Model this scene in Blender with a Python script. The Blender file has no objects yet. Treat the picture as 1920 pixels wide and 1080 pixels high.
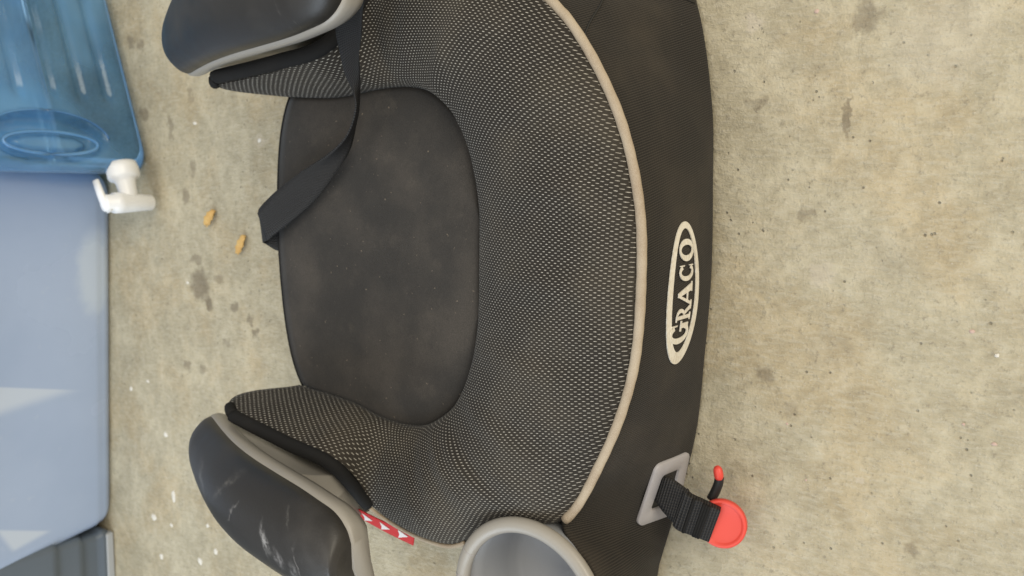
import bpy, bmesh, math, random
from mathutils import Vector, Matrix
random.seed(7)
S = bpy.context.scene
R = math.radians

# ------------------------------------------------------------------ camera
cd = bpy.data.cameras.new('camera'); cam = bpy.data.objects.new('camera', cd)
S.collection.objects.link(cam); S.camera = cam
cd.sensor_width = 36; cd.lens = 28.125; cd.clip_start = .01; cd.clip_end = 60
fw = Vector((-0.13122093, 0.546038, -0.82741983)); up = Vector((0.99120616, 0.08663804, -0.10002096))
ri = Vector((0.01707079, -0.83326847, -0.55260496))
m = Matrix((ri, up, -fw)).transposed().to_4x4()
m.translation = Vector((0.06175114, -0.19002392, 0.55139873))
cam.matrix_world = m
cd.dof.use_dof = True; cd.dof.focus_distance = .52; cd.dof.aperture_fstop = 9

# ------------------------------------------------------------------ world, lamps, exposure
W = bpy.data.worlds.new('World'); S.world = W; W.use_nodes = True
bg = W.node_tree.nodes['Background']; bg.inputs[0].default_value = (.97, .98, 1, 1); bg.inputs[1].default_value = .38
def area(name, loc, target, sx, sy, power, col):
    l = bpy.data.lights.new(name, 'AREA'); l.shape = 'RECTANGLE'; l.size = sx; l.size_y = sy
    l.energy = power; l.color = col
    o = bpy.data.objects.new(name, l); S.collection.objects.link(o); o.location = loc
    o.rotation_euler = (Vector(target) - Vector(loc)).to_track_quat('-Z', 'Y').to_euler()
    return o
area('doorway_daylight', (1.3, -1.9, 1.7), (0, .1, 0), 2.4, 1.6, 62, (1, .91, .73))
area('window_daylight', (-1.6, .5, 1.2), (-.1, .75, .05), 1.5, 1.2, 25, (.76, .88, 1))
area('ceiling_daylight', (.1, .3, 2.3), (.05, .3, 0), 1.8, 1.8, 18, (1, .95, .86))
S.view_settings.view_transform = 'Standard'; S.view_settings.look = 'None'
S.view_settings.exposure = 0; S.view_settings.gamma = 1
S.render.engine = 'CYCLES'

# ------------------------------------------------------------------ node helpers
class NT:
    def __init__(s, name):
        s.m = bpy.data.materials.new(name); s.m.use_nodes = True; s.t = s.m.node_tree
        s.b = s.t.nodes['Principled BSDF']; s.out = s.t.nodes['Material Output']
    def n(s, typ, **kw):
        x = s.t.nodes.new(typ)
        for k, v in kw.items(): setattr(x, k, v)
        return x
    def set(s, inp, v):
        if hasattr(v, 'is_output') or isinstance(v, bpy.types.NodeSocket): s.t.links.new(v, inp)
        elif isinstance(v, (tuple, list)) and len(v) == 3 and inp.type == 'RGBA': inp.default_value = (*v, 1)
        else: inp.default_value = v
    def math(s, op, a, b=0.0, c=None, clamp=False):
        x = s.n('ShaderNodeMath', operation=op); x.use_clamp = clamp
        s.set(x.inputs[0], a); s.set(x.inputs[1], b)
        if c is not None: s.set(x.inputs[2], c)
        return x.outputs[0]
    def noise(s, vec, scale, detail=4, rough=.55, dist=0):
        x = s.n('ShaderNodeTexNoise'); s.set(x.inputs['Vector'], vec)
        x.inputs['Scale'].default_value = scale; x.inputs['Detail'].default_value = detail
        x.inputs['Roughness'].default_value = rough; x.inputs['Distortion'].default_value = dist
        return x.outputs['Fac']
    def ramp(s, fac, a, b, lo=0., hi=1.):
        x = s.n('ShaderNodeMapRange'); s.set(x.inputs[0], fac)
        x.interpolation_type = 'SMOOTHSTEP'
        for i, v in enumerate((a, b, lo, hi)): s.set(x.inputs[i + 1], v)
        return x.outputs[0]
    def mix(s, fac, a, b, bt='MIX'):
        x = s.n('ShaderNodeMix', data_type='RGBA', blend_type=bt)
        s.set(x.inputs[0], fac); s.set(x.inputs[6], a); s.set(x.inputs[7], b)
        return x.outputs[2]
    def co(s, which='Object'):
        return s.n('ShaderNodeTexCoord').outputs[which]
    def mapv(s, vec, scale=(1, 1, 1), rot=(0, 0, 0), loc=(0, 0, 0)):
        x = s.n('ShaderNodeMapping'); s.set(x.inputs[0], vec)
        x.inputs[1].default_value = loc; x.inputs[2].default_value = rot; x.inputs[3].default_value = scale
        return x.outputs[0]
    def bump(s, h, strength, dist):
        x = s.n('ShaderNodeBump'); s.set(x.inputs['Height'], h)
        x.inputs['Strength'].default_value = strength; x.inputs['Distance'].default_value = dist
        s.t.links.new(x.outputs[0], s.b.inputs['Normal'])
    def base(s, c): s.set(s.b.inputs['Base Color'], c)
    def rough(s, v): s.set(s.b.inputs['Roughness'], v)
    def spec(s, v): s.set(s.b.inputs['Specular IOR Level'], v)

def plastic(name, col, rough=.45, wear=.15, wcol=(.5, .48, .45), scale=60, fine=.0002, spec=.5, scratch=0.):
    t = NT(name); v = t.co()
    n1 = t.noise(v, scale * .35, 5); n2 = t.noise(v, scale * 14, 2)
    c = t.mix(t.ramp(n1, .45, .8, 0, wear), col, wcol)
    if scratch:
        n3 = t.noise(t.mapv(v, (14, 60, 30), (0, .2, .9)), 4, 4, .6)
        n4 = t.noise(v, 22, 3)
        k = t.math('MULTIPLY', t.ramp(n3, .60, .70), t.ramp(n4, .52, .64))
        c = t.mix(t.math('MULTIPLY', k, scratch), c, wcol)
    t.base(c); t.rough(t.ramp(n1, .3, .75, rough - .06, rough + .14)); t.spec(spec)
    t.bump(n2, .35, fine)
    return t.m

M = {}
# ------ concrete floor
STAINS = [(-0.059,0.595,0.0183,0.0173,.55),(-0.079,0.579,0.0085,0.0076,.6),(-0.155,0.623,0.0064,0.0071,.45),(-0.103,0.502,0.0059,0.0061,.5),(-0.078,0.535,0.0054,0.0063,.5),
 (0.167,-0.087,0.0114,0.0087,.42),(0.105,-0.08,0.0151,0.0026,.5),(0.117,-0.022,0.0043,0.0072,.35),(0.044,-0.058,0.0049,0.0048,.35),
 (-0.069,-0.04,0.0068,0.008,.42),(-0.09,-0.057,0.0074,0.0071,.25),(-0.168,-0.138,0.005,0.0054,.35),(0.133,0.689,0.0085,0.0105,.45),(0.214,0.709,0.0084,0.0075,.4),
 (0.211,0.689,0.0082,0.0073,.4),(0.116,0.638,0.0148,0.006,.4),(-0.09,0.509,0.0058,0.0053,.4),(-0.155,0.595,0.0076,0.0078,.4),(0.019,-0.109,0.0135,0.0182,.13),(-0.046,-0.081,0.0143,0.0195,.12),
 (-0.03,0.60,0.006,0.010,.4),(0.04,0.615,0.010,0.006,.4),(0.07,0.60,.012,.006,.35),(-.12,.55,.006,.006,.35),(.15,.60,.010,.005,.3),(-.05,.56,.007,.009,.4)]
PALE = [(0.171,-0.017,0.0075,0.0075,.5),(0.005,-0.071,0.0095,0.009,.4),(-0.131,-0.103,0.0038,0.0034,.5),(.15,-.13,.03,.03,.18),(0.10,0.487,.008,.008,.3)]
def concrete():
    t = NT('concrete'); v = t.co()
    big = t.noise(v, 5, 4, .55); mid = t.noise(v, 22, 6, .62); fine = t.noise(v, 190, 4, .7); grit = t.noise(v, 620, 2, .6)
    streak = t.noise(t.mapv(v, (330, 100, 1), (0, 0, 1.0)), 1, 4, .65)
    warm = t.noise(t.mapv(v, (1, 1, 1), (0, 0, 0), (3.1, 1.7, 0)), 11, 4, .6)
    c = t.mix(t.ramp(big, .32, .68), (.455, .390, .255), (.54, .475, .330))
    c = t.mix(t.ramp(warm, .44, .64, 0, .80), c, (.50, .385, .215))
    c = t.mix(t.ramp(mid, .36, .66), t.mix(.30, c, (.27, .245, .185)), t.mix(.30, c, (.62, .565, .43)))
    clod = t.noise(v, 75, 5, .68)
    c = t.mix(t.ramp(clod, .38, .56, .30, 0), c, (.28, .24, .165))
    c = t.mix(t.ramp(clod, .52, .72, 0, .28), c, (.70, .64, .50))
    c = t.mix(t.ramp(streak, .42, .70, 0, .40), c, (.60, .55, .43))
    c = t.mix(t.ramp(fine, .54, .72, 0, .55), c, (.22, .19, .14))
    pore = t.n('ShaderNodeTexVoronoi'); t.set(pore.inputs['Vector'], v); pore.inputs['Scale'].default_value = 150; pore.inputs['Randomness'].default_value = 1
    pk = t.math('MULTIPLY', t.ramp(pore.outputs['Distance'], .06, .16, 1, 0), t.ramp(t.noise(v, 40, 3), .52, .62))
    c = t.mix(t.math('MULTIPLY', pk, .5), c, (.10, .085, .065))
    c = t.mix(t.ramp(grit, .60, .75, 0, .5), c, (.60, .56, .47))
    wob = t.n('ShaderNodeTexNoise'); t.set(wob.inputs['Vector'], v); wob.inputs['Scale'].default_value = 130; wob.inputs['Detail'].default_value = 5
    sub = t.n('ShaderNodeVectorMath', operation='MULTIPLY_ADD'); t.set(sub.inputs[0], wob.outputs['Color'])
    sub.inputs[1].default_value = (.018, .018, 0); sub.inputs[2].default_value = (-.009, -.009, 0)
    add = t.n('ShaderNodeVectorMath', operation='ADD'); t.set(add.inputs[0], v); t.set(add.inputs[1], sub.outputs[0])
    for lst, col in ((STAINS, (.105, .075, .048)), (PALE, (.60, .53, .43))):
        for (x, y, rx, ry, k) in lst:
            a = t.mapv(add.outputs[0], (1 / rx, 1 / ry, 0), (0, 0, 0), (-x / rx, -y / ry, 0))
            L = t.n('ShaderNodeVectorMath', operation='LENGTH'); t.set(L.inputs[0], a)
            c = t.mix(t.ramp(L.outputs['Value'], .55, 1.25, k, 0), c, col)
    t.base(c); t.rough(t.ramp(mid, .3, .7, .62, .85)); t.spec(.3)
    h = t.math('ADD', t.math('ADD', t.math('MULTIPLY', fine, .7), t.math('MULTIPLY', grit, .35)), t.math('MULTIPLY', streak, .8))
    t.bump(t.math('SUBTRACT', h, pk), .8, .0022)
    return t.m
M['concrete'] = concrete()
# ------ fabrics
def mesh_fabric():
    t = NT('mesh_fabric'); v = t.n('ShaderNodeUVMap').outputs[0]
    sp = t.n('ShaderNodeSeparateXYZ'); t.set(sp.inputs[0], v)
    wn = t.noise(v, 30, 2)
    row = t.math('DIVIDE', t.math('ADD', sp.outputs[0], t.math('MULTIPLY', wn, .0012)), .00158)
    ri_ = t.math('FLOOR', row); rf = t.math('SUBTRACT', row, ri_)
    along = t.math('ADD', t.math('DIVIDE', sp.outputs[1], .0046), t.math('MULTIPLY', ri_, .5))
    af = t.math('FRACT', along)
    dx = t.math('ABSOLUTE', t.math('SUBTRACT', rf, .5)); dy = t.math('ABSOLUTE', t.math('SUBTRACT', af, .5))
    d = t.math('POWER', t.math('ADD', t.math('POWER', t.math('DIVIDE', dx, .17), 2.), t.math('POWER', t.math('DIVIDE', dy, .25), 2.)), .5)
    dash = t.ramp(d, .65, 1.05, 1, 0)
    dirt = t.noise(v, 14, 5); fine = t.noise(v, 900, 2)
    dark = t.mix(t.ramp(dirt, .4, .7), (.024, .020, .0155), (.042, .035, .026))
    lite = t.mix(t.ramp(fine, .3, .7), (.29, .27, .235), (.60, .57, .50))
    lite = t.mix(t.ramp(dirt, .35, .75, 0, .35), lite, (.42, .36, .26))
    t.base(t.mix(dash, dark, lite)); t.rough(.8); t.spec(.25)
    t.set(t.b.inputs['Sheen Weight'], .06); t.set(t.b.inputs['Sheen Roughness'], .5)
    t.bump(t.math('ADD', dash, t.math('MULTIPLY', fine, .25)), .5, .0006)
    return t.m
M['mesh'] = mesh_fabric()
def twill():
    t = NT('twill_fabric'); v = t.n('ShaderNodeUVMap').outputs[0]
    sp = t.n('ShaderNodeSeparateXYZ'); t.set(sp.inputs[0], v)
    a = t.math('SINE', t.math('MULTIPLY', t.math('ADD', sp.outputs[0], t.math('MULTIPLY', sp.outputs[1], .20)), 2 * math.pi / .0016))
    b = t.math('SINE', t.math('MULTIPLY', sp.outputs[1], 2 * math.pi / .0024))
    w = t.math('ADD', t.math('MULTIPLY', a, .5), t.math('MULTIPLY', b, .10))
    dirt = t.noise(v, 12, 5); lint = t.noise(v, 420, 2, .5)
    c = t.mix(t.ramp(w, -.5, .75), (.016, .0145, .0125), (.050, .043, .035))
    c = t.mix(t.ramp(dirt, .42, .75, 0, .55), c, (.070, .057, .042))
    c = t.mix(t.ramp(lint, .74, .80, 0, .5), c, (.2, .18, .15))
    t.base(c); t.rough(.85); t.spec(.2); t.set(t.b.inputs['Sheen Weight'], .05)
    t.bump(t.math('ADD', w, t.math('MULTIPLY', t.noise(v, 55, 3), 1.2)), .45, .0007)
    return t.m
M['twill'] = twill()
def felt():
    t = NT('smooth_seat_cloth'); v = t.co()
    d1 = t.noise(v, 11, 5, .6); d2 = t.noise(v, 46, 4, .6); f = t.noise(v, 1300, 2)
    lint = t.noise(v, 330, 2, .45)
    c = t.mix(t.ramp(d1, .38, .72), (.040, .037, .034), (.078, .068, .058))
    c = t.mix(t.ramp(d2, .55, .80, 0, .5), c, (.095, .082, .068))
    c = t.mix(t.ramp(lint, .735, .765, 0, .5), c, (.32, .26, .19))
    c = t.mix(t.ramp(f, .3, .7, 0, .35), c, (.010, .0095, .009))
    t.base(c); t.rough(.8); t.spec(.3); t.set(t.b.inputs['Sheen Weight'], .07); t.set(t.b.inputs['Sheen Roughness'], .4)
    t.bump(f, .3, .0004)
    return t.m
M['felt'] = felt()
def webbing(name='black_webbing', pitch=.0019):
    t = NT(name); v = t.n('ShaderNodeUVMap').outputs[0]
    sp = t.n('ShaderNodeSeparateXYZ'); t.set(sp.inputs[0], v)
    a = t.math('SINE', t.math('MULTIPLY', sp.outputs[1], 2 * math.pi / pitch))
    b = t.math('SINE', t.math('MULTIPLY', t.math('ADD', sp.outputs[0], t.math('MULTIPLY', sp.outputs[1], .4)), 2 * math.pi / .0022))
    w = t.math('ADD', a, t.math('MULTIPLY', b, .5))
    c = t.mix(t.ramp(w, -1, 1.2), (.007, .007, .0075), (.036, .034, .033))
    t.base(c); t.rough(.6); t.spec(.4); t.bump(w, .6, .0005)
    return t.m
M['webbing'] = webbing()
def trimcloth():
    t = NT('beige_binding'); v = t.co()
    n = t.noise(v, 45, 4); f = t.noise(v, 1500, 2)
    c = t.mix(t.ramp(n, .35, .7), (.44, .36, .26), (.34, .26, .18))
    c = t.mix(t.ramp(f, .35, .7, 0, .4), c, (.55, .47, .36))
    t.base(c); t.rough(.7); t.spec(.3); t.bump(f, .4, .0004)
    return t.m
M['trim'] = trimcloth()
def embroidery():
    t = NT('cream_embroidery'); v = t.co()
    f = t.noise(t.mapv(v, (300, 300, 2200)), 1, 3); n = t.noise(v, 60, 3)
    t.base(t.mix(t.ramp(f, .3, .7), t.mix(t.ramp(n, .4, .7), (.72, .65, .52), (.60, .52, .40)), (.90, .86, .77))); t.rough(.6); t.bump(f, .5, .0004)
    return t.m
M['thread'] = embroidery()
M['armrest_black'] = plastic('armrest_black', (.024, .0215, .0185), .40, .35, (.10, .09, .08), 50, .0002, .5, .5)
def scuffed():
    t = NT('armrest_black_scuffed'); v = t.co()
    n1 = t.noise(v, 18, 5); n2 = t.noise(v, 700, 2); n5 = t.noise(v, 260, 4, .7)
    c = t.mix(t.ramp(n1, .42, .75, 0, .4), (.024, .0215, .0185), (.095, .087, .078))
    wob = t.n('ShaderNodeTexNoise'); t.set(wob.inputs['Vector'], v); wob.inputs['Scale'].default_value = 90; wob.inputs['Detail'].default_value = 4
    sub = t.n('ShaderNodeVectorMath', operation='MULTIPLY_ADD'); t.set(sub.inputs[0], wob.outputs['Color'])
    sub.inputs[1].default_value = (.016, .016, 0); sub.inputs[2].default_value = (-.008, -.008, 0)
    add = t.n('ShaderNodeVectorMath', operation='ADD'); t.set(add.inputs[0], v); t.set(add.inputs[1], sub.outputs[0])
    for (x, y, rx, ry, rot, k, col) in ((-.1890,.2450,.0110,.0045,.35,.85,(.50,.48,.46)),(-.2000,.2300,.0080,.0050,.5,.5,(.40,.38,.37)),(-.1780,.3550,.0130,.0050,.6,.45,(.24,.23,.22)),
        (-.1700,.3080,.0200,.0035,-.9,.40,(.25,.235,.21)),(-.1830,.2900,.0016,.0110,.9,.55,(.34,.32,.30)),(-.1960,.2060,.0110,.0014,.2,.55,(.36,.34,.32)),(-.2050,.2120,.0090,.0050,.3,.45,(.38,.37,.36)),(-.1660,.2200,.0080,.0020,.6,.35,(.28,.27,.25))):
        a = t.n('ShaderNodeMapping', vector_type='TEXTURE'); t.set(a.inputs[0], add.outputs[0])
        a.inputs[1].default_value = (x, y, 0); a.inputs[2].default_value = (0, 0, rot); a.inputs[3].default_value = (rx, ry, 1)
        sx = t.n('ShaderNodeVectorMath', operation='MULTIPLY'); t.set(sx.inputs[0], a.outputs[0]); sx.inputs[1].default_value = (1, 1, 0)
        L = t.n('ShaderNodeVectorMath', operation='LENGTH'); t.set(L.inputs[0], sx.outputs[0])
        f = t.math('MULTIPLY', t.ramp(L.outputs['Value'], .1, 1.5, k * .8, 0), t.ramp(n5, .38, .62, .15, 1))
        c = t.mix(f, c, col)
    t.base(c); t.rough(t.ramp(n1, .3, .75, .35, .52)); t.bump(n2, .35, .0003)
    return t.m
M['armrest_scuffed'] = scuffed()
M['grey'] = plastic('grey_plastic', (.33, .305, .265), .36, .25, (.42, .38, .32), 40, .00012)
M['cup_inside'] = plastic('cup_inside_grey', (.33, .34, .36), .42, .2, (.40, .38, .34), 40, .0001)
M['bezel'] = plastic('pale_grey_plastic', (.42, .40, .41), .35, .1, (.5, .48, .46), 40, .0001)
M['black_plastic'] = plastic('black_plastic', (.014, .014, .014), .45, .2, (.06, .055, .05), 40, .0001)
M['binding'] = plastic('black_binding_cloth', (.014, .0135, .013), .8, .3, (.045, .04, .035), 60, .0005, .2)
M['red'] = plastic('red_plastic', (.78, .075, .052), .38, .15, (.75, .13, .10), 40, .0001)
M['red_cloth'] = plastic('red_woven_tag', (.60, .03, .035), .65, .25, (.68, .08, .07), 60, .0002, .3)
M['white_print'] = plastic('white_print', (.82, .78, .76), .6, .2, (.7, .5, .48), 90, .0001)
M['white'] = plastic('white_plastic', (.88, .885, .89), .28, .1, (.75, .72, .66), 40, .00008)
def totem():
    t = NT('blue_grey_plastic'); v = t.co(); sp = t.n('ShaderNodeSeparateXYZ'); t.set(sp.inputs[0], v)
    x, z = sp.outputs[0], sp.outputs[2]; n1 = t.noise(v, 5, 4); n2 = t.noise(v, 70, 4)
    c = t.mix(t.ramp(n1, .35, .7), (.37, .465, .66), (.42, .515, .71))
    def wedge(pts, soft):           # pale triangle with one fading side
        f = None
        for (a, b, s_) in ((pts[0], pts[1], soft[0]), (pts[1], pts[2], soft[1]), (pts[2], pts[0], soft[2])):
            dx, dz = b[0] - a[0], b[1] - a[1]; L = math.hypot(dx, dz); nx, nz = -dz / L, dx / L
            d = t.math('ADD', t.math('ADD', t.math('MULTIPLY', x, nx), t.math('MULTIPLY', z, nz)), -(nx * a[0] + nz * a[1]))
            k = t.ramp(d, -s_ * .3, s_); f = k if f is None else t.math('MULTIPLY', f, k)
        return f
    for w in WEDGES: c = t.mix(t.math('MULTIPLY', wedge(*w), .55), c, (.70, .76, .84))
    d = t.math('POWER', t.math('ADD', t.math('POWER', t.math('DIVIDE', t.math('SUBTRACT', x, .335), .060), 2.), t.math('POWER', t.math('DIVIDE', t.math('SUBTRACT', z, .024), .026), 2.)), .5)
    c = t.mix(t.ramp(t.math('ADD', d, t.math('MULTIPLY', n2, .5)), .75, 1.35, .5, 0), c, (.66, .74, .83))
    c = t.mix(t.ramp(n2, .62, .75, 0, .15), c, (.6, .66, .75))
    t.base(c); t.rough(t.ramp(n1, .3, .7, .16, .30)); t.bump(t.noise(v, 9, 2), .25, .004)
    return t.m
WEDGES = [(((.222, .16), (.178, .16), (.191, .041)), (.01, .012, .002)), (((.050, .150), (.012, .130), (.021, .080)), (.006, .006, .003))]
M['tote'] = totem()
M['flange'] = plastic('pale_flange_plastic', (.42, .44, .46), .4, .2, (.5, .5, .5), 30, .0001)
M['slate'] = plastic('slate_plastic', (.115, .145, .185), .35, .2, (.2, .22, .25), 14, .0001)
M['spot'] = plastic('white_paint_spot', (.76, .72, .64), .7, .3, (.6, .55, .45), 90, .0003, .2)
M['spot_pink'] = plastic('pink_paint_spot', (.60, .44, .37), .7, .3, (.5, .42, .33), 90, .0003, .2)
def leafm():
    t = NT('dry_leaf'); v = t.co(); n = t.noise(v, 120, 4)
    t.base(t.mix(t.ramp(n, .35, .7), (.68, .46, .17), (.56, .33, .10))); t.rough(.7); t.bump(n, .4, .0006)
    return t.m
M['leaf'] = leafm()
def jugm():
    t = NT('blue_jug_plastic'); v = t.co()
    n = t.noise(t.mapv(v, (1, 1, .5)), 16, 3); tr = t.n('ShaderNodeBsdfTransparent'); tr.inputs[0].default_value = (.58, .80, 1.0, 1)
    t.base(t.mix(n, (.10, .45, 1.0), (.42, .72, 1.0))); t.rough(.16)
    fr = t.n('ShaderNodeFresnel'); fr.inputs[0].default_value = 1.45
    gl = t.n('ShaderNodeBsdfGlossy'); gl.inputs['Roughness'].default_value = .09
    mx = t.n('ShaderNodeMixShader'); mx2 = t.n('ShaderNodeMixShader')
    bp = t.n('ShaderNodeBump'); t.set(bp.inputs['Height'], t.noise(v, 9, 1)); bp.inputs['Strength'].default_value = .5; bp.inputs['Distance'].default_value = .008
    t.t.links.new(bp.outputs[0], gl.inputs['Normal']); t.t.links.new(bp.outputs[0], fr.inputs['Normal'])
    t.set(mx.inputs[0], t.ramp(t.noise(v, 7, 2), .35, .65, .20, .62))
    tl = t.n('ShaderNodeBsdfTranslucent'); tl.inputs[0].default_value = (.50, .80, 1, 1); ml = t.n('ShaderNodeMixShader'); ml.inputs[0].default_value = .2
    t.t.links.new(t.b.outputs[0], ml.inputs[1]); t.t.links.new(tl.outputs[0], ml.inputs[2])
    t.t.links.new(tr.outputs[0], mx.inputs[1]); t.t.links.new(ml.outputs[0], mx.inputs[2])
    t.t.links.new(fr.outputs[0], mx2.inputs[0]); t.t.links.new(mx.outputs[0], mx2.inputs[1]); t.t.links.new(gl.outputs[0], mx2.inputs[2])
    t.t.links.new(mx2.outputs[0], t.out.inputs[0])
    return t.m
M['jug'] = jugm()

# ------------------------------------------------------------------ mesh helpers
COL = S.collection
def obj(name, verts, faces, mat, parent=None, smooth=True, uv=None, loc=None, face=None):
    me = bpy.data.meshes.new(name); me.from_pydata([tuple(v) for v in verts], [], faces)
    bm = bmesh.new(); bm.from_mesh(me); bmesh.ops.recalc_face_normals(bm, faces=bm.faces)
    if face:      # open sheet: make its outside look this way
        k = sum((f.normal.dot(Vector(face)) * f.calc_area() for f in bm.faces))
        if k < 0: bmesh.ops.reverse_faces(bm, faces=bm.faces)
    bm.to_mesh(me); bm.free()
    if uv:
        l = me.uv_layers.new(name='UVMap')
        for lp in me.loops: l.data[lp.index].uv = uv[lp.vertex_index]
    me.materials.append(M[mat])
    if smooth: me.polygons.foreach_set('use_smooth', [True] * len(me.polygons))
    o = bpy.data.objects.new(name, me); COL.objects.link(o)
    if parent: o.parent = parent
    if loc: o.location = loc
    return o
def thing(name, label, cat, loc=(0, 0, 0), group=None):
    o = bpy.data.objects.new(name, None); COL.objects.link(o); o.empty_display_size = .02; o.location = loc
    o['label'] = label; o['category'] = cat
    if group: o['group'] = group
    return o
def cr(P, t):
    """Catmull-Rom through P (tuples), t in index units"""
    n = len(P); i = min(max(int(math.floor(t)), 0), n - 2); u = t - i
    g = lambda k: Vector(P[k]) if 0 <= k < n else (2 * Vector(P[0]) - Vector(P[1]) if k < 0 else 2 * Vector(P[-1]) - Vector(P[-2]))
    a, b, c, d = g(i - 1), g(i), g(i + 1), g(i + 2)
    return .5 * ((2 * b) + (c - a) * u + (2 * a - 5 * b + 4 * c - d) * u * u + (3 * b - a - 3 * c + d) * u ** 3)
def resample(P, n): return [cr(P, (len(P) - 1) * i / (n - 1)) for i in range(n)]
def grid_faces(nu, nv, wrap=False):
    F = []
    for i in range(nu - 1):
        for j in range(nv if wrap else nv - 1):
            a = i * nv + j; b = i * nv + (j + 1) % nv
            F.append((a, b, b + nv, a + nv))
    return F
def tube(name, pts, r, mat, parent=None, seg=12, flat=1., upv=Vector((0, 0, 1)), radii=None, cap=True):
    V = []; n = len(pts)
    for i, p in enumerate(pts):
        d = (pts[min(i + 1, n - 1)] - pts[max(i - 1, 0)]).normalized()
        s = d.cross(upv)
        s = s.normalized() if s.length > 1e-5 else d.cross(Vector((1, 0, 0))).normalized()
        u = s.cross(d).normalized(); rr = radii[i] if radii else r
        for k in range(seg):
            a = 2 * math.pi * k / seg; V.append(p + s * math.cos(a) * rr + u * math.sin(a) * rr * flat)
    F = grid_faces(n, seg, True)
    if cap: F += [tuple(range(seg))[::-1], tuple(range((n - 1) * seg, n * seg))]
    return obj(name, V, F, mat, parent)
def lathe(name, prof, origin, axis, mat, parent=None, seg=40, closed=False):
    ax = Vector(axis).normalized(); q = ax.to_track_quat('Z', 'Y'); V = []
    for (r, h) in prof:
        for k in range(seg):
            a = 2 * math.pi * k / seg; V.append(Vector(origin) + q @ Vector((r * math.cos(a), r * math.sin(a), h)))
    F = grid_faces(len(prof), seg, True)
    if not closed: F += [tuple(range(seg))[::-1], tuple(range((len(prof) - 1) * seg, len(prof) * seg))]
    else:
        b = (len(prof) - 1) * seg
        F += [(b + k, b + (k + 1) % seg, (k + 1) % seg, k) for k in range(seg)]
    return obj(name, V, F, mat, parent)
def solid(o, th, off=-1):
    md = o.modifiers.new('thickness', 'SOLIDIFY'); md.thickness = th; md.offset = off; return o
def bevel(o, w, seg=3):
    md = o.modifiers.new('bevel', 'BEVEL'); md.width = w; md.segments = seg; md.limit_method = 'ANGLE'; md.angle_limit = R(40); return o
def ribbon(name, A, B, th, mat, parent, n=60):
    """solid strap between two edge polylines"""
    a = resample(A, n); b = resample(B, n); V = []; UV = []; L = 0
    K = 7
    for i in range(n):
        if i: L += ((a[i] + b[i]) / 2 - (a[i - 1] + b[i - 1]) / 2).length
        w = (b[i] - a[i]).length
        for k in range(K):
            f = k / (K - 1); V.append(a[i].lerp(b[i], f)); UV.append((w * f, L))
    o = obj(name, V, grid_faces(n, K), mat, parent, uv=UV)
    return solid(o, th, 0)

# ------------------------------------------------------------------ floor
fl = obj('concrete_floor', [(-4, -4, 0), (4, -4, 0), (4, 4, 0), (-4, 4, 0)], [(0, 1, 2, 3)], 'concrete', smooth=False)
fl['kind'] = 'structure'
SPOTS = [(-0.036,-0.174,0.002,0.0022),(-0.409,0.691,0.0057,0.0057),(-0.393,0.613,0.0069,0.0063),(-0.372,0.582,0.0054,0.005),(-0.361,0.704,0.0064,0.0069),(-0.362,0.667,0.0035,0.0046),(-0.323,0.661,0.011,0.0055),(-0.344,0.596,0.004,0.0041),(-0.058,0.617,0.0025,0.004),(-0.248,0.672,0.0054,0.0065),(-0.187,0.704,0.0033,0.0045),(-0.202,0.741,0.0042,0.0047),(0.12,0.593,0.0028,0.0047),(0.1,0.487,0.0033,0.0039)]
PINK = [(-0.023,-0.16,0.0016,0.0025),(-0.081,-0.16,0.0013,0.0014),(-0.09,-0.177,0.0017,0.0024),(-0.1,-0.055,0.0013,0.0013),(-0.137,-0.07,0.0013,0.0012),(0.174,-0.057,0.002,0.0023)]
for lst, mt in ((SPOTS, 'spot'), (PINK, 'spot_pink')):
    for (x, y, rx, ry) in lst:
        V = []; n = 14
        ph = [random.uniform(.62, 1.05) for _ in range(n)]
        for h, s in ((.0001, 1), (.0006, .8)):
            for k in range(n):
                a = 2 * math.pi * k / n; V.append((x + rx * .8 * ph[k] * s * math.cos(a), y + ry * .8 * ph[k] * s * math.sin(a), h))
        obj('paint_spot', V, grid_faces(2, n, True) + [tuple(range(n, 2 * n))], mt, fl)

# ------------------------------------------------------------------ booster seat
seat = thing('booster_seat', 'black and grey mesh child booster seat with beige piping on the concrete floor', 'booster seat')
INN = [(0,.148),(.045,.149),(.08,.157),(.105,.170),(.120,.186),(.129,.203),(.132,.225),(.130,.25),(.123,.285),(.119,.345)]
OUT_R = [(0,.005,.118),(.055,.0095,.117),(.11,.028,.116),(.165,.066,.113),(.199,.115,.106),(.212,.17,.101),(.203,.232,.100),(.158,.253,.130),(.1475,.300,.135),(.141,.381,.131)]
OUT_L = list(OUT_R); OUT_L[9] = (.139,.371,.131); OUT_L[3] = (.160,.058,.113); OUT_L[4] = (.176,.110,.107); OUT_L[5] = (.209,.160,.102)
BOT_R = [(0,.002,.002),(.06,.004,.002),(.12,.0075,.002),(.187,.0215,.002),(.240,.048,.002),(.250,.15,.002),(.238,.24,.002),(.215,.29,.002)]
BOT_L = BOT_R[:4] + [(.224,.031,.002),(.264,.042,.002),(.282,.09,.002),(.25,.15,.002)]
TOP_R = OUT_R[:7] + [(.190,.275,.100)]
TOP_L = OUT_R[:3] + [(.160,.056,.113),(.186,.0265,.1210),(.240,.0185,.1210),(.279,.062,.120),(.258,.13,.110)]
def full(Rr, Ll):   # left tip ... front ... right tip ; index -n..n
    return [(-p[0],) + tuple(p[1:]) for p in reversed(Ll[1:])] + list(Rr)
INN_R = INN[:7] + [(.131,.252),(.127,.295),(.130,.354)]
INNF = [(x, y, .079) for x, y in full(INN_R, INN)]
TOPF = full(TOP_R, TOP_L); OUTF = full(OUT_R, OUT_L); BOTF = full(BOT_R, BOT_L)
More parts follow.
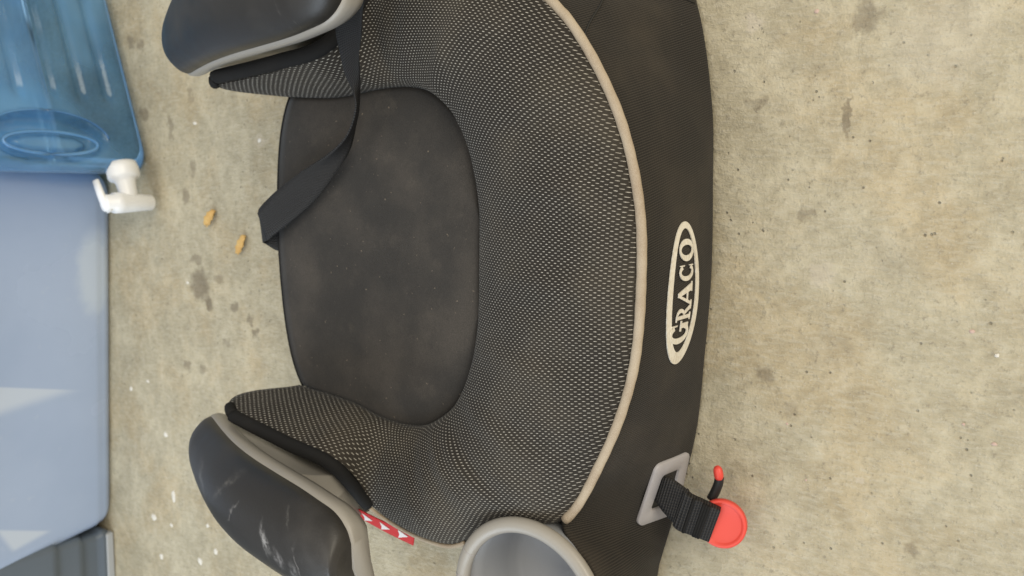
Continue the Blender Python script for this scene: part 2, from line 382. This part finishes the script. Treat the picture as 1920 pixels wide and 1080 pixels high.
def pad_point(q, s):   # q in -9..9 , s 0..1
    a = cr(INNF, q + 9); b = cr(OUTF, q + 9); aq = abs(q)
    w = min(max((aq - 5.2) / 1.6, 0), 1); w = w * w * (3 - 2 * w)      # 0 front pommel, 1 wing
    gx = (1 - w) * s + w * (s ** 1.25)
    gz = (1 - w) * s + w * (1 - (1 - s) ** 1.45)
    P = Vector((a.x + (b.x - a.x) * gx, a.y + (b.y - a.y) * ((1 - w) * s + w * s), 0))
    bulge = (1 - w) * (.026 if aq < 4 else .026 - .006 * min((aq - 4), 1))
    z = a.z + (b.z - a.z) * gz + bulge * (4 * s * (1 - s)) ** .8 + .006 * (1 - (1 - min(s / .08, 1)) ** 2) * (1 - s)
    P.z = z - .004 * max(0, (s - .93) / .07) ** 2
    if aq > 7.2: P.y += (.027 if q < 0 else .022) * max(0, math.sin(math.pi * min(s, 1))) ** 1.25 * min((aq - 7.2) / 1.8, 1) ** 2.2
    # loose cloth: faint ripples
    P.z += .0009 * math.sin(q * 5.1 + s * 3) * math.sin(s * math.pi) + .0006 * math.sin(q * 11 + 2) * math.sin(s * math.pi)
    return P
NU, NV = 241, 44
V = []; UV = []
for i in range(NU):
    q = -9 + 18 * i / (NU - 1); arc = 0; prev = None
    k = max(0, min(1, (abs(q) - 3.6) / 3.6)); k = k * k * (3 - 2 * k)
    for j in range(NV):
        P = pad_point(q, j / (NV - 1)); V.append(P)
        if prev is None: x0 = abs(P.x)
        else: arc += math.hypot(P.x - prev.x, P.z - prev.z)
        prev = P; sg = 1 if q >= 0 else -1
        xa = P.x / (1 + 1.7 * (P.y - .06)); xb = sg * (x0 + arc) / (1 + 1.7 * (P.y - .06))
        UV.append((xa * (1 - k) + xb * k, P.y - .35 * P.z * (1 - k)))
pad = obj('mesh_pad', V, grid_faces(NU, NV), 'mesh', seat, uv=UV, face=(0, 0, 1)); solid(pad, .005, -1)
pad['label'] = 'black mesh fabric with pale woven dashes wrapping the front and sides'
# smooth centre insert
V = []; nv, nu = 60, 49
for i in range(nv):
    a = cr(INNF, 9 + 9 * i / (nv - 1)); al = cr(INNF, 9 - 9 * i / (nv - 1)); v = i / (nv - 1)
    for j in range(nu):
        u = -1 + 2 * j / (nu - 1); w = 1.012
        e = max(abs(u) ** 6, (1 - v) ** 10)
        y = (a.y * (1 + u) + al.y * (1 - u)) / 2 + .014 * (v ** 5) * (1 - u * u) - .0015 * (1 - v) ** 6
        z = .0785 + .0075 * (1 - e) + .004 * math.exp(-((u) ** 2) / .5) * math.sin(min(v * 1.2, 1) * math.pi) - .004 * max(0, (v - .93) / .07) ** 2
        V.append(((a.x * (1 + u) + al.x * (1 - u)) / 2 * w, y, z))
cpad = obj('center_pad', V, grid_faces(nv, nu), 'felt', seat, face=(0, 0, 1)); solid(cpad, .006, -1)
rear = [Vector(V[(nv - 1) * nu + j]) + Vector((0, .001, -.003)) for j in range(nu)]
tube('rear_hem', rear, .0032, 'binding', seat, 10)
# front and side cover
def skirt(q, t):
    T = cr(TOPF, q + 7); B = cr(BOTF, q + 7); aq = abs(q)
    P = T.lerp(B, t)
    P.z = (T.z - .002) * (1 - t) + B.z * t
    tg = cr(BOTF, min(q + 7.05, 14)) - cr(BOTF, max(q + 6.95, 0)); n = Vector((tg.y, -tg.x, 0)).normalized()
    bl = max(0, math.sin(math.pi * min(max(t, 0), 1))) ** .8 * .0035
    wr = (.0006 * math.sin(q * 3.3 + t * 4) + .0007 * math.sin(q * 15 + 1 + t * 9) * t * min(max(aq - 1.2, 0), 1)) * math.sin(math.pi * t)
    if q > 2.3: wr += .0032 * math.sin((q - 2.3) * 9 + t * 5) * math.sin(math.pi * t) * min(q - 2.3, 1)
    P += n * (bl + wr - .0015 * max(0, (t - .95) / .05) ** 2)
    return P
NU, NV = 201, 40; V = []; UV = []; ARC = [0.]
for i in range(1, NU): ARC.append(ARC[-1] + (skirt(-7 + 13.9 * i / (NU - 1), .4) - skirt(-7 + 13.9 * (i - 1) / (NU - 1), .4)).length)
for i in range(NU):
    q = -7 + 13.9 * i / (NU - 1)
    for j in range(NV):
        P = skirt(q, j / (NV - 1)); V.append(P); UV.append((ARC[i], P.z))
cover = obj('front_cover', V, grid_faces(NU, NV), 'twill', seat, uv=UV, face=(0, -1, 0)); solid(cover, .003, -1)
cover['label'] = 'black twill cover over the front and sides of the base'
def on_skirt(x, z, lift):
    lo, hi = -4., 4.
    for _ in range(40):
        mid = (lo + hi) / 2; T = cr(TOPF, mid + 7); t = (T.z - .002 - z) / (T.z - .004)
        if skirt(mid, t).x < x: lo = mid
        else: hi = mid
    q = (lo + hi) / 2; T = cr(TOPF, q + 7); t = (T.z - .002 - z) / (T.z - .004)
    P = skirt(q, t); d1 = skirt(q + .05, t) - P; d2 = P - skirt(q, t + .03)
    n = d1.cross(d2).normalized()
    if n.y > 0: n = -n
    return P + n * lift
# beige piping
for q0, q1, nm in ((-2.92, 6.15, 'front_piping'), (-6.15, -4.7, 'side_piping')):
  pts = []
  for i in range(140):
    q = q0 + (q1 - q0) * i / 139; P = cr(OUTF, q + 9); pts.append(P + Vector((0, -.0005 if abs(q) < 3 else 0, .0002)))
  r0 = .0032 if q1 > 0 else .0018
  tube(nm, pts, r0, 'trim', seat, 12, .8, radii=[r0 * (1 + .03 * math.sin(i * 1.7) + .02 * math.sin(i * .61 + 1)) for i in range(140)])
# black binding on the wings
for sg in (-1, 1):
    pts = []
    for i in range(60):
        q = 6.2 + 2.8 * i / 59; P = pad_point(sg * q, .985); pts.append(P + Vector((sg * .0015, 0, .0005)))
    for i in range(1, 8):
        pts.append(pad_point(sg * 9, 1 - .2 * i / 7) + Vector((0, .0005, -.0015)))
    tube('wing_binding', pts, .0056, 'binding', seat, 12, .85, radii=[.0060 - .0008 * max(0, (i - 58) / 8) for i in range(len(pts))])
# plastic base hidden beneath the covers
V = []
outl = [(-.130,.045),(0,.03),(.130,.045),(.165,.08),(.19,.15),(.195,.28),(.15,.345),(0,.352),(-.15,.345),(-.195,.28),(-.19,.20),(-.145,.14),(-.140,.07)]
for z, s in ((.001, .97), (.01, 1), (.070, 1), (.074, .97)):
    for x, y in outl: V.append((x * s, .18 + (y - .18) * s, z))
n = len(outl)
obj('base_shell', V, grid_faces(4, n, True) + [tuple(range(n)), tuple(range(3 * n, 4 * n))], 'black_plastic', seat, smooth=False)
# ---- armrests
ARM = [  # y, xi, zi, xo, zo
 (.4150,.160,.1230,.176,.1330),(.4120,.150,.1240,.188,.1420),(.400,.1475,.1290,.1965,.1490),(.370,.1480,.1420,.208,.1620),(.330,.1490,.1575,.215,.1770),
 (.290,.1500,.1695,.2195,.1870),(.250,.1510,.1785,.222,.1930),(.215,.1525,.1850,.224,.1965),(.190,.1550,.1890,.225,.1980),(.172,.1590,.1900,.2245,.1980),(.160,.1670,.1900,.2210,.1970),(.1555,.1770,.1895,.2130,.1950)]
def arm_sections(n):
    return [cr(ARM5, (len(ARM) - 1) * i / (n - 1)) for i in range(n)]
def crv(P, t):
    n = len(P); i = min(max(int(t), 0), n - 2); u = t - i; g = lambda k: P[min(max(k, 0), n - 1)]
    a, b, c, d = g(i - 1), g(i), g(i + 1), g(i + 2)
    return [.5 * (2 * b[k] + (c[k] - a[k]) * u + (2 * a[k] - 5 * b[k] + 4 * c[k] - d[k]) * u * u + (3 * b[k] - a[k] - 3 * c[k] + d[k]) * u ** 3) for k in range(5)]
def build_arm(sg):
    def AR(f):
        c = crv(ARM, (len(ARM) - 1) * f)
        c[0] = .415 - (.415 - c[0]) * .935
        if sg > 0: c[0] += .016 * (c[0] - .172) / .24
        return c
    N = 70
    # cap
    V = []; prof = [(0, -.004), (.0, .001), (.03, .006), (.10, .0105), (.22, .0145), (.36, .0155), (.52, .0135), (.68, .0095), (.82, .004), (.92, -.002), (.98, -.009), (1.0, -.017), (.985, -.026)]
    pr = [cr(prof, (len(prof) - 1) * i / 27) for i in range(28)]
    for i in range(N):
        y, xi, zi, xo, zo = AR(i / (N - 1))
        w = (xo - xi); k = min(1, w / .05)
        for p in pr:
            f = p[0]; V.append((sg * (xi + w * f), y, zi + (zo - zi) * f + p[1] * k))
    F = grid_faces(N, 28)
    F += [tuple(range(28)), tuple(range((N - 1) * 28, N * 28))]
    arm = obj('armrest', V, F, 'armrest_scuffed' if sg < 0 else 'armrest_black', seat)
    arm['label'] = ('scuffed black padded armrest with white scrape' if sg < 0 else 'black padded armrest beside the loose strap')
    # grey frame below the cap
    V = []; pr = [(-.030, -.002), (-.035, -.006), (-.025, -.010), (.02, -.016), (.5, -.022), (.95, -.030), (1.02, -.028), (1.025, -.020), (.96, -.016), (.5, -.004), (.02, .0)]
    c0 = .27
    for i in range(N):
        y, xi, zi, xo, zo = AR(i / (N - 1))
        w = xo - xi; k = min(1, w / .05); yy = c0 + (y - c0) * (1.0 + .028 * max(0, min(1, (.2 - y) / .04)))
        for f, h in pr:
            V.append((sg * (xi + w * f), yy, zi + (zo - zi) * f + h * (.55 + .45 * k)))
    n = len(pr); F = grid_faces(N, n, True) + [tuple(range(n)), tuple(range((N - 1) * n, N * n))]
    fr = obj('arm_frame', V, F, 'grey', arm)
    # grey support wall joining the frame to the base
    V = []; ys = [.408 - .150 * i / 30 for i in range(31)]
    prev = None; NS = 12
    for y in ys:
        # interpolate edge at this y
        lo = None
        for i in range(200):
            c = AR(i / 199)
            if c[0] <= y: lo = c; break
        _, xi, zi, xo, zo = lo
        zt = zi - .008; zb = .085 - .055 * min(1, max(0, (y - .28) / .04))
        for k in range(NS):
            f = k / (NS - 1)
            zz = zt + (zb - zt) * f
            xb = xi + .001 + .020 * f + .006 * math.sin(math.pi * f) * min(1, max(0, (.36 - y) / .1))
            V.append((sg * xb, y - .004 * f, zz))
        V.append((sg * (xo - .012), y - .004, zb)); V.append((sg * (xo - .010), y, zo - .024))
    n = NS + 2
    sp = obj('arm_support', V, grid_faces(31, n, True) + [tuple(range(n)), tuple(range(30 * n, 31 * n))], 'grey', arm)
    return arm
arms = {sg: build_arm(sg) for sg in (-1, 1)}
# ---- cup holder
cc = Vector((-.2165, .0745, 0)); rt = .1255
cup = lathe('cup_holder', [(.0515, rt - .001), (.0495, rt - .02), (.0470, .080), (.0455, .071), (.041, .0675), (.0002, .0672), (.0002, .0650), (.043, .0652), (.0475, .072), (.0490, .08), (.0512, rt - .02), (.0530, rt - .004)], cc, (0, 0, 1), 'cup_inside', seat, 72, True)
cup['label'] = 'round grey cup holder at the front corner'
prof = [(.0485 + .0045 * 0, rt - .003)]
ring = []
for k in range(14):
    a = 2 * math.pi * k / 14; ring.append((.0535 + .0054 * math.cos(a), rt + .0046 * math.sin(a)))
lathe('rim', ring, cc, (0, 0, 1), 'grey', cup, 80, True)
for a0 in (63, 84):   # fine mould lines on the rim
    a = R(a0); pts = []
    for k in range(9):
        b = R(-10 + 190 * k / 8); r = .0535 + .00545 * math.cos(b); pts.append(cc + Vector((r * math.cos(a), r * math.sin(a), rt + .00465 * math.sin(b))))
    tube('mould_line', pts, .00018, 'bezel', cup, 6)
lathe('cup_arm', [(.012, .0), (.012, .03), (.010, .034)], (-.19, .09, .035), (0, 0, 1), 'black_plastic', cup, 20)
# ---- logo
def poly(name, quads, parent, lift=.0008, step=.0):
    V = []; F = []; l = lift
    for qd in quads:
        l += step; s = len(V)
        for (u, w) in qd: V.append(on_skirt(u, w, l))
        F.append(tuple(range(s, len(V))))
    o = obj(name, V, F, 'thread', parent, smooth=False); return solid(o, .0007, 0)
def ringq(cx, cz, rx, rz, ix, iz, a0, a1, n=30, ox=0):
    Q = []
    for i in range(n):
        a, b = R(a0 + (a1 - a0) * i / n), R(a0 + (a1 - a0) * (i + 1) / n)
        Q.append([(cx + rx * math.cos(a), cz + rz * math.sin(a)), (cx + rx * math.cos(b), cz + rz * math.sin(b)), (cx + ox + ix * math.cos(b), cz + iz * math.sin(b)), (cx + ox + ix * math.cos(a), cz + iz * math.sin(a))])
    return Q
LZ = .0608
logo = poly('logo_oval', ringq(-.008, LZ + .0015, .0466, .0240, .0405, .0180, 0, 360, 72, .0018), seat)
logo['label'] = 'cream embroidered oval reading GRACO'
def letter(ch, x0, x1, z0, z1):
    w, h = x1 - x0, z1 - z0
    P = lambda u, v: (x0 + u * w, z0 + v * h)
    q = lambda *a: [P(*c) for c in a]
    Q = []
    if ch in 'OCG':
        cx, cz = (x0 + x1) / 2, (z0 + z1) / 2
        a0, a1 = (0, 360) if ch == 'O' else (42, 318 if ch == 'C' else 330)
        Q += ringq(cx, cz, w / 2, h / 2, w * .235, h * .40, a0, a1, 34)
        if ch in 'CG': Q += [q((.84, .99), (.90, .99), (.90, .66), (.84, .70))]
        if ch == 'C': Q += [q((.84, .02), (.90, .02), (.90, .34), (.84, .30))]
        if ch == 'G': Q += [q((.72, .08), (.94, .08), (.94, .46), (.72, .46)), q((.58, .44), (1.06, .44), (1.06, .50), (.58, .50))]
    if ch == 'A':
        Q += [q((.0, 0), (.15, 0), (.54, .92), (.46, 1.0)), q((.44, 1.0), (.62, 1.0), (1.0, 0), (.68, 0)), q((.24, .30), (.78, .30), (.75, .37), (.27, .37)),
              q((-.05, 0), (.24, 0), (.24, .05), (-.05, .05)), q((.62, 0), (1.05, 0), (1.05, .05), (.62, .05))]
    if ch == 'R':
        Q += [q((.10, 0), (.36, 0), (.36, 1), (.10, 1)), q((-.04, 0), (.50, 0), (.50, .05), (-.04, .05)), q((-.04, .95), (.4, .95), (.4, 1), (-.04, 1)),
              q((.42, .46), (.62, .50), (1.08, 0), (.80, 0)), q((.74, 0), (1.16, 0), (1.16, .05), (.74, .05))]
        for (a, b, c, d) in ringq(0, 0, .56, .275, .28, .215, -90, 90, 16): Q.append([P(.33 + p[0], .725 + p[1]) for p in (a, b, c, d)])
    return poly('letter', Q, logo, .001, .000006)
for ch, a, b, z0, z1 in (('G', -.0405, -.0262, .0525, .0785), ('R', -.0252, -.0162, .0520, .0725), ('A', -.0162, -.0012, .0517, .0725), ('C', .0005, .0120, .0512, .0722), ('O', .0132, .0275, .0505, .0725)):
    letter(ch, a, b, z0, z1)
# ---- side warning tag
A = [(-.2045,.2560,.0990),(-.2085,.226,.0985),(-.2090,.1945,.0990)]
B = [(-.2190,.2630,.0870),(-.2240,.235,.0865),(-.2270,.2065,.0870)]
n = 16; a_ = resample(A, n); b_ = resample(B, n); V = []
for i in range(n):
    for k in range(6):
        p = a_[i].lerp(b_[i], k / 5)
        V.append(p)
tag_ = obj('warning_tag', V, grid_faces(n, 6), 'red_cloth', seat); solid(tag_, .0008, 0)
tag_['label'] = 'red sewn tag with three white arrows'
for f in (.16, .48, .80):
    y0 = f * (n - 1)
    def TP(df, k):
        t = min(max(y0 + df, 0), n - 1); i = min(int(t), n - 2)
        a = a_[i].lerp(a_[i + 1], t - i); b = b_[i].lerp(b_[i + 1], t - i); return a.lerp(b, k) + Vector((-.0005, 0, .0007))
    q = [TP(-1.1, .16), TP(1.5, .42), TP(-1.1, .84), TP(-.75, .49)]
    ar = obj('arrow', q, [(0, 1, 3), (1, 2, 3)], 'white_print', tag_, smooth=False); solid(ar, .0003, 0)
# ---- seams on the cover
def seam(pts): tube('seam', [on_skirt(x, z, .0002) for x, z in pts], .0007, 'black_plastic', seat, 6)
seam([(.150 + .034 * i / 10, .1105 - .036 * i / 10) for i in range(11)])
seam([(.196 - .010 * i / 10, .050 - .043 * i / 10) for i in range(11)])
# ---- positioning strap
strap = ribbon('belt_strap', [(.187,.170,.182),(.1761,.1951,.165),(.1647,.2213,.15),(.1527,.2291,.14),(.1366,.2337,.130),(.1276,.2339,.124),(.1143,.2343,.119),(.0947,.2492,.113),(.0807,.2723,.110),(.0662,.3082,.107),(.0521,.3388,.104),(.0376,.3647,.100),(.0314,.3735,.096)],
               [(.185,.155,.182),(.1746,.1805,.165),(.166,.1945,.153),(.1581,.2048,.143),(.1483,.216,.134),(.1383,.2251,.124),(.1155,.2430,.107),(.1044,.2529,.100),(.0833,.2645,.096),(.0629,.2829,.096),(.0432,.3063,.095),(.0246,.336,.0945),(.0081,.3658,.0935)], .0014, 'webbing', seat, 90)
strap['label'] = 'loose black webbing strap twisted across the seat'
fold = ribbon('strap_fold', [(.0314,.3735,.0955),(.0325,.379,.090),(.026,.381,.082),(.020,.372,.0775),(.022,.355,.077)], [(.0081,.3658,.093),(.006,.377,.0885),(.003,.381,.081),(-.002,.370,.0775),(.000,.353,.077)], .0014, 'webbing', strap, 30)
# ---- latch connector
def rrect(cx, cz, w, h, r, n=6):
    P = []
    for (sx, sz, a0) in ((1, 1, 0), (-1, 1, 90), (-1, -1, 180), (1, -1, 270)):
        for k in range(n + 1):
            a = R(a0 + 90 * k / n); P.append((cx + sx * (w / 2 - r) + r * math.cos(a), cz + sz * (h / 2 - r) + r * math.sin(a)))
    return P
bx, bz = -.1545, .0300
V = []; loops = [(.052,.042,.006,.0002),(.052,.042,.006,.0018),(.0505,.0405,.005,.0024),(.031,.0225,.004,.0024),(.029,.0205,.003,.0018),(.0285,.020,.003,-.010)]
shear = lambda P: [(x, z + (x - bx) * .17) for x, z in P]
for w, h, r, l in loops:
    for x, z in shear(rrect(bx, bz, w, h, r)): V.append(on_skirt(x, z, l))
n = 28
bez = obj('latch_bezel', V, grid_faces(len(loops), n, True), 'bezel', seat)
bez['label'] = 'pale grey frame of the latch strap slot'
V = [on_skirt(x, z, .0006) for x, z in shear(rrect(bx, bz, .033, .0245, .003))]
obj('slot', V, [tuple(range(n))], 'black_plastic', bez, smooth=False)
lat = ribbon('latch_webbing', [(-.1435,.024,.034),(-.142,.0170,.0395),(-.1423,.0095,.041),(-.1485,-.0016,.039)], [(-.1615,.028,.033),(-.1614,.0215,.0390),(-.1665,.0155,.041),(-.1762,.0062,.038)], .003, 'webbing', seat, 30)
lat['label'] = 'black latch webbing hanging from the front slot'
o = ribbon('stitched_sleeve', [(-.1475,.0005,.0395),(-.1508,-.0030,.0390),(-.1545,-.012,.0355),(-.1587,-.0225,.0320)], [(-.1750,.0085,.0375),(-.1780,.0045,.0375),(-.1805,-.005,.0345),(-.1835,-.0150,.0310)], .0065, 'webbing', lat, 30); bevel(o, .0015, 2)
for f in (.18, .52, .60, .68):   # stitched ridges
    a = Vector((-.1508,-.003,.0425)).lerp(Vector((-.1587,-.0225,.0355)), f); b = Vector((-.1780,.0045,.041)).lerp(Vector((-.1835,-.0150,.0345)), f)
    tube('stitch_ridge', [a.lerp(b, k / 8) for k in range(9)], .0011, 'webbing' if 0 else 'binding', lat, 8)
dc = Vector((-.1705,-.0225,.0275)); ax = (.12, -.18, 1)
dsc = lathe('red_button', [(.0158, -.0035), (.0168, -.002), (.0168, .0022), (.0160, .0032), (.0146, .0032), (.0136, .0020), (.0128, .0016), (.0002, .0018)], dc, ax, 'red', seat, 48)
dsc['label'] = 'round red end of the latch connector'
pts = [Vector(p) for p in ((-.158,-.0115,.021),(-.152,-.0140,.0205),(-.1455,-.0160,.0205),(-.1405,-.0165,.0205))]
hk = tube('latch_hook', resample([tuple(p) for p in pts], 12), .0034, 'black_plastic', seat, 12, .8)
pts = resample([(-.1420,-.0166,.0212),(-.1385,-.0162,.0216),(-.1350,-.0153,.0214),(-.1325,-.0145,.021)], 12)
tube('red_tip', pts, .003, 'red', hk, 12, .9, radii=[.0026, .0030, .0033, .0034, .0034, .0034, .0033, .0032, .003, .0026, .002, .0010])

# ------------------------------------------------------------------ water jug
JO = Vector((.062, .668, 0)); ang = R(20)
e = Vector((math.cos(ang), math.sin(ang), 0)); nn = Vector((-math.sin(ang), math.cos(ang), 0))
jug = thing('water_jug', 'clear blue plastic water jug with white spigot standing beside the tote', 'water jug', JO)
JL, JD, JH, JR = .40, .20, .27, .028
def rr_perim(L, D, r, npc=10, nl=90, nd=26):
    P = []
    def seg(a, b, n): 
        for i in range(n): P.append((a[0] + (b[0] - a[0]) * i / n, a[1] + (b[1] - a[1]) * i / n))
    def arc(cx, cy, a0, n):
        for i in range(n): a = R(a0 + 90 * i / n); P.append((cx + r * math.cos(a), cy + r * math.sin(a)))
    seg((r, 0), (L - r, 0), nl); arc(L - r, r, -90, npc); seg((L, r), (L, D - r), nd); arc(L - r, D - r, 0, npc)
    seg((L - r, D), (r, D), nl); arc(r, D - r, 90, npc); seg((0, D - r), (0, r), nd); arc(r, r, 180, npc)
    return P
per = rr_perim(JL, JD, JR); npm = len(per); V = []
zs = [i / 100 for i in range(101)]; rows = []
for i in range(9): a = R(90 * i / 8); rows.append((.018 * (1 - math.sin(a)), .018 * (1 - math.cos(a))))
for i in range(1, 86): rows.append((0, .018 + (JH - .048) * i / 85))
for i in range(1, 9): a = R(90 * i / 8); rows.append((.030 * (1 - math.cos(a)), JH - .03 + .03 * math.sin(a)))
def sm(x, a, b): t = min(max((x - a) / (b - a), 0), 1); return t * t * (3 - 2 * t)
for ins, z in rows:
    for (u, w) in per:
        du = (u - JL / 2) * (1 - 2 * ins / JL) + JL / 2; dw = (w - JD / 2) * (1 - 2 * ins / JD) + JD / 2
        if w < .004:
            g = 0
            for zc in (.036, .066, .098, .132, .168, .204): g += math.exp(-((z - zc) / .0055) ** 2)
            dw += .0045 * g * sm(u, .075, .095) * (1 - sm(u, .36, .38))
            rr = math.hypot((u - .040) / .030, (z - .110) / .062)
            dw += .020 * (1 - sm(rr, .82, 1.0)) * (1 - .8 * (1 - sm(math.hypot((u - .034) / .011, (z - .110) / .045), .75, 1.05)))
        du += .40 * dw * max(0, 1 - u / .22)      # the spigot end slants back
        V.append(e * du + nn * dw + Vector((0, 0, z)))
nr = len(rows)
jb = obj('jug_body', V, grid_faces(nr, npm, True) + [tuple(range(npm)), tuple(range((nr - 1) * npm, nr * npm))], 'jug', jug)
# raised oval of the grip
pts = [e * (.034 + .0125 * math.cos(R(a))) + nn * (-.0005) + Vector((0, 0, .110 + .048 * math.sin(R(a)))) for a in range(0, 361, 10)]
tube('grip_ring', pts, .0020, 'jug', jug, 10, cap=False)
pts = [e * (.040 + .0305 * math.cos(R(a))) + nn * (-.0006) + Vector((0, 0, .110 + .0625 * math.sin(R(a)))) for a in range(-88, 93, 6)]
tube('grip_edge', pts, .0013, 'jug', jug, 10)
# spigot on the end face
sc = e * .011 + nn * .010 + Vector((0, 0, .034))
spg = lathe('spigot', [(.0160, -.006), (.0172, .0), (.0172, .009), (.0160, .0115), (.0120, .0135), (.0105, .017), (.0095, .030), (.0085, .040)], sc, -e, 'white', jug, 36)
vc = sc - e * .040
lathe('valve_body', [(.0075, -.026), (.0090, -.024), (.0105, .0), (.0115, .012), (.0115, .020), (.0095, .021), (.0095, .030), (.008, .031)], vc, (0, 0, 1), 'white', spg, 28)
tp = vc + Vector((0, 0, .026))
tube('lever', [tp - e * .010, tp - e * .004 + Vector((0, 0, .004)), tp + e * .010 + Vector((0, 0, .006)), tp + e * .026 + Vector((0, 0, .008))], .0055, 'white', spg, 14, .55, radii=[.0045, .0060, .0060, .0050])

# ------------------------------------------------------------------ totes
def tote(name, label, corner, ang, L, D, H, r, taper, mat, steps=()):
    root = thing(name, label, 'storage bin', corner)
    e = Vector((math.cos(ang), math.sin(ang), 0)); nn = Vector((-math.sin(ang), math.cos(ang), 0))
    per = rr_perim(L, D, r, 10, 40, 24); n = len(per); V = []; rows = []
    for i in range(10): a = R(90 * i / 9); rows.append((.014 * (1 - math.sin(a)), .014 * (1 - math.cos(a)) + .001))
    for i in range(1, 61): z = .015 + (H - .015) * i / 60; rows.append((-taper * z - sum(d * sm(z, zc, zc + .005) for zc, d in steps), z))
    for ins, z in rows:
        for (u, w) in per:
            bow = .006 * math.sin(math.pi * min(max(u / L, 0), 1)) * sm(z, .02, .15)
            V.append(e * ((u - L / 2) * (1 - 2 * ins / L) + L / 2) + nn * ((w - D / 2) * (1 - 2 * ins / D) + D / 2 + (bow if w < D / 2 else 0)) + Vector((0, 0, z)))
    b = obj('bin_body', V, grid_faces(len(rows), n, True) + [tuple(range(n))], mat, root); solid(b, .003, 1)
    lp = []
    for (u, w) in per:
        ins = -taper * H - sum(d for zc, d in steps) - .004
        lp.append(e * ((u - L / 2) * (1 - 2 * ins / L) + L / 2) + nn * ((w - D / 2) * (1 - 2 * ins / D) + D / 2) + Vector((0, 0, H)))
    lp.append(lp[0]); tube('bin_rim', lp, .006, mat, root, 10, cap=False)
    return root
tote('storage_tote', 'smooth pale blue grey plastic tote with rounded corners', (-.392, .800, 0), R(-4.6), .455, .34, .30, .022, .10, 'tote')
tote('storage_crate', 'dark slate plastic bin with stepped side next to the pale tote', (-.80, .806, 0), R(-1), .398, .34, .28, .006, .02, 'slate', ((.012, -.004), (.04, .006), (.075, .006)))
V = [(-.0, -.0045 - .0001, .001), (.396, -.0105, .001), (.396, .004, .001), (0, .004, .001), (-.0, -.0045, .011), (.396, -.0105, .011), (.396, .004, .011), (0, .004, .011)]
crate = [o for o in COL.objects if o.name == 'storage_crate'][0]
bevel(obj('base_flange', V, [(0, 1, 2, 3), (4, 5, 6, 7), (0, 1, 5, 4), (1, 2, 6, 5), (2, 3, 7, 6), (3, 0, 4, 7)], 'flange', crate, smooth=False), .002)

# ------------------------------------------------------------------ dry leaves
def leaf(label, a, b, width, lift):
    k_ = a[0] * 90
    root_a, root_b = Vector(a), Vector(b); d = root_b - root_a; s = Vector((-d.y, d.x, 0)).normalized(); V = []; n = 12
    for i in range(n):
        f = i / (n - 1); w = width * (math.sin(math.pi * (f * .86 + .09)) ** .7) * (1 + .22 * math.sin(i * 1.9 + k_))
        c = root_a + d * f + s * width * .35 * math.sin(f * math.pi)
        for k in (-1, -.5, 0, .5, 1):
            V.append(c + s * w * k + Vector((0, 0, .0012 + lift * math.sin(f * math.pi) + .0035 * k * k * 1.0)))
    o = obj('dry_leaf', V, grid_faces(n, 5), 'leaf'); solid(o, .0005, 0)
    o['label'] = label; o['category'] = 'leaf'; o['group'] = 'dry leaves on the floor'
leaf('orange dry leaf scrap on the concrete nearer the spigot', (.0255,.5611,0), (.0082,.5760,0), .0056, .003)
leaf('orange dry leaf scrap on the concrete nearer the seat strap', (.0008,.5114,0), (-.0196,.5237,0), .0050, .002)
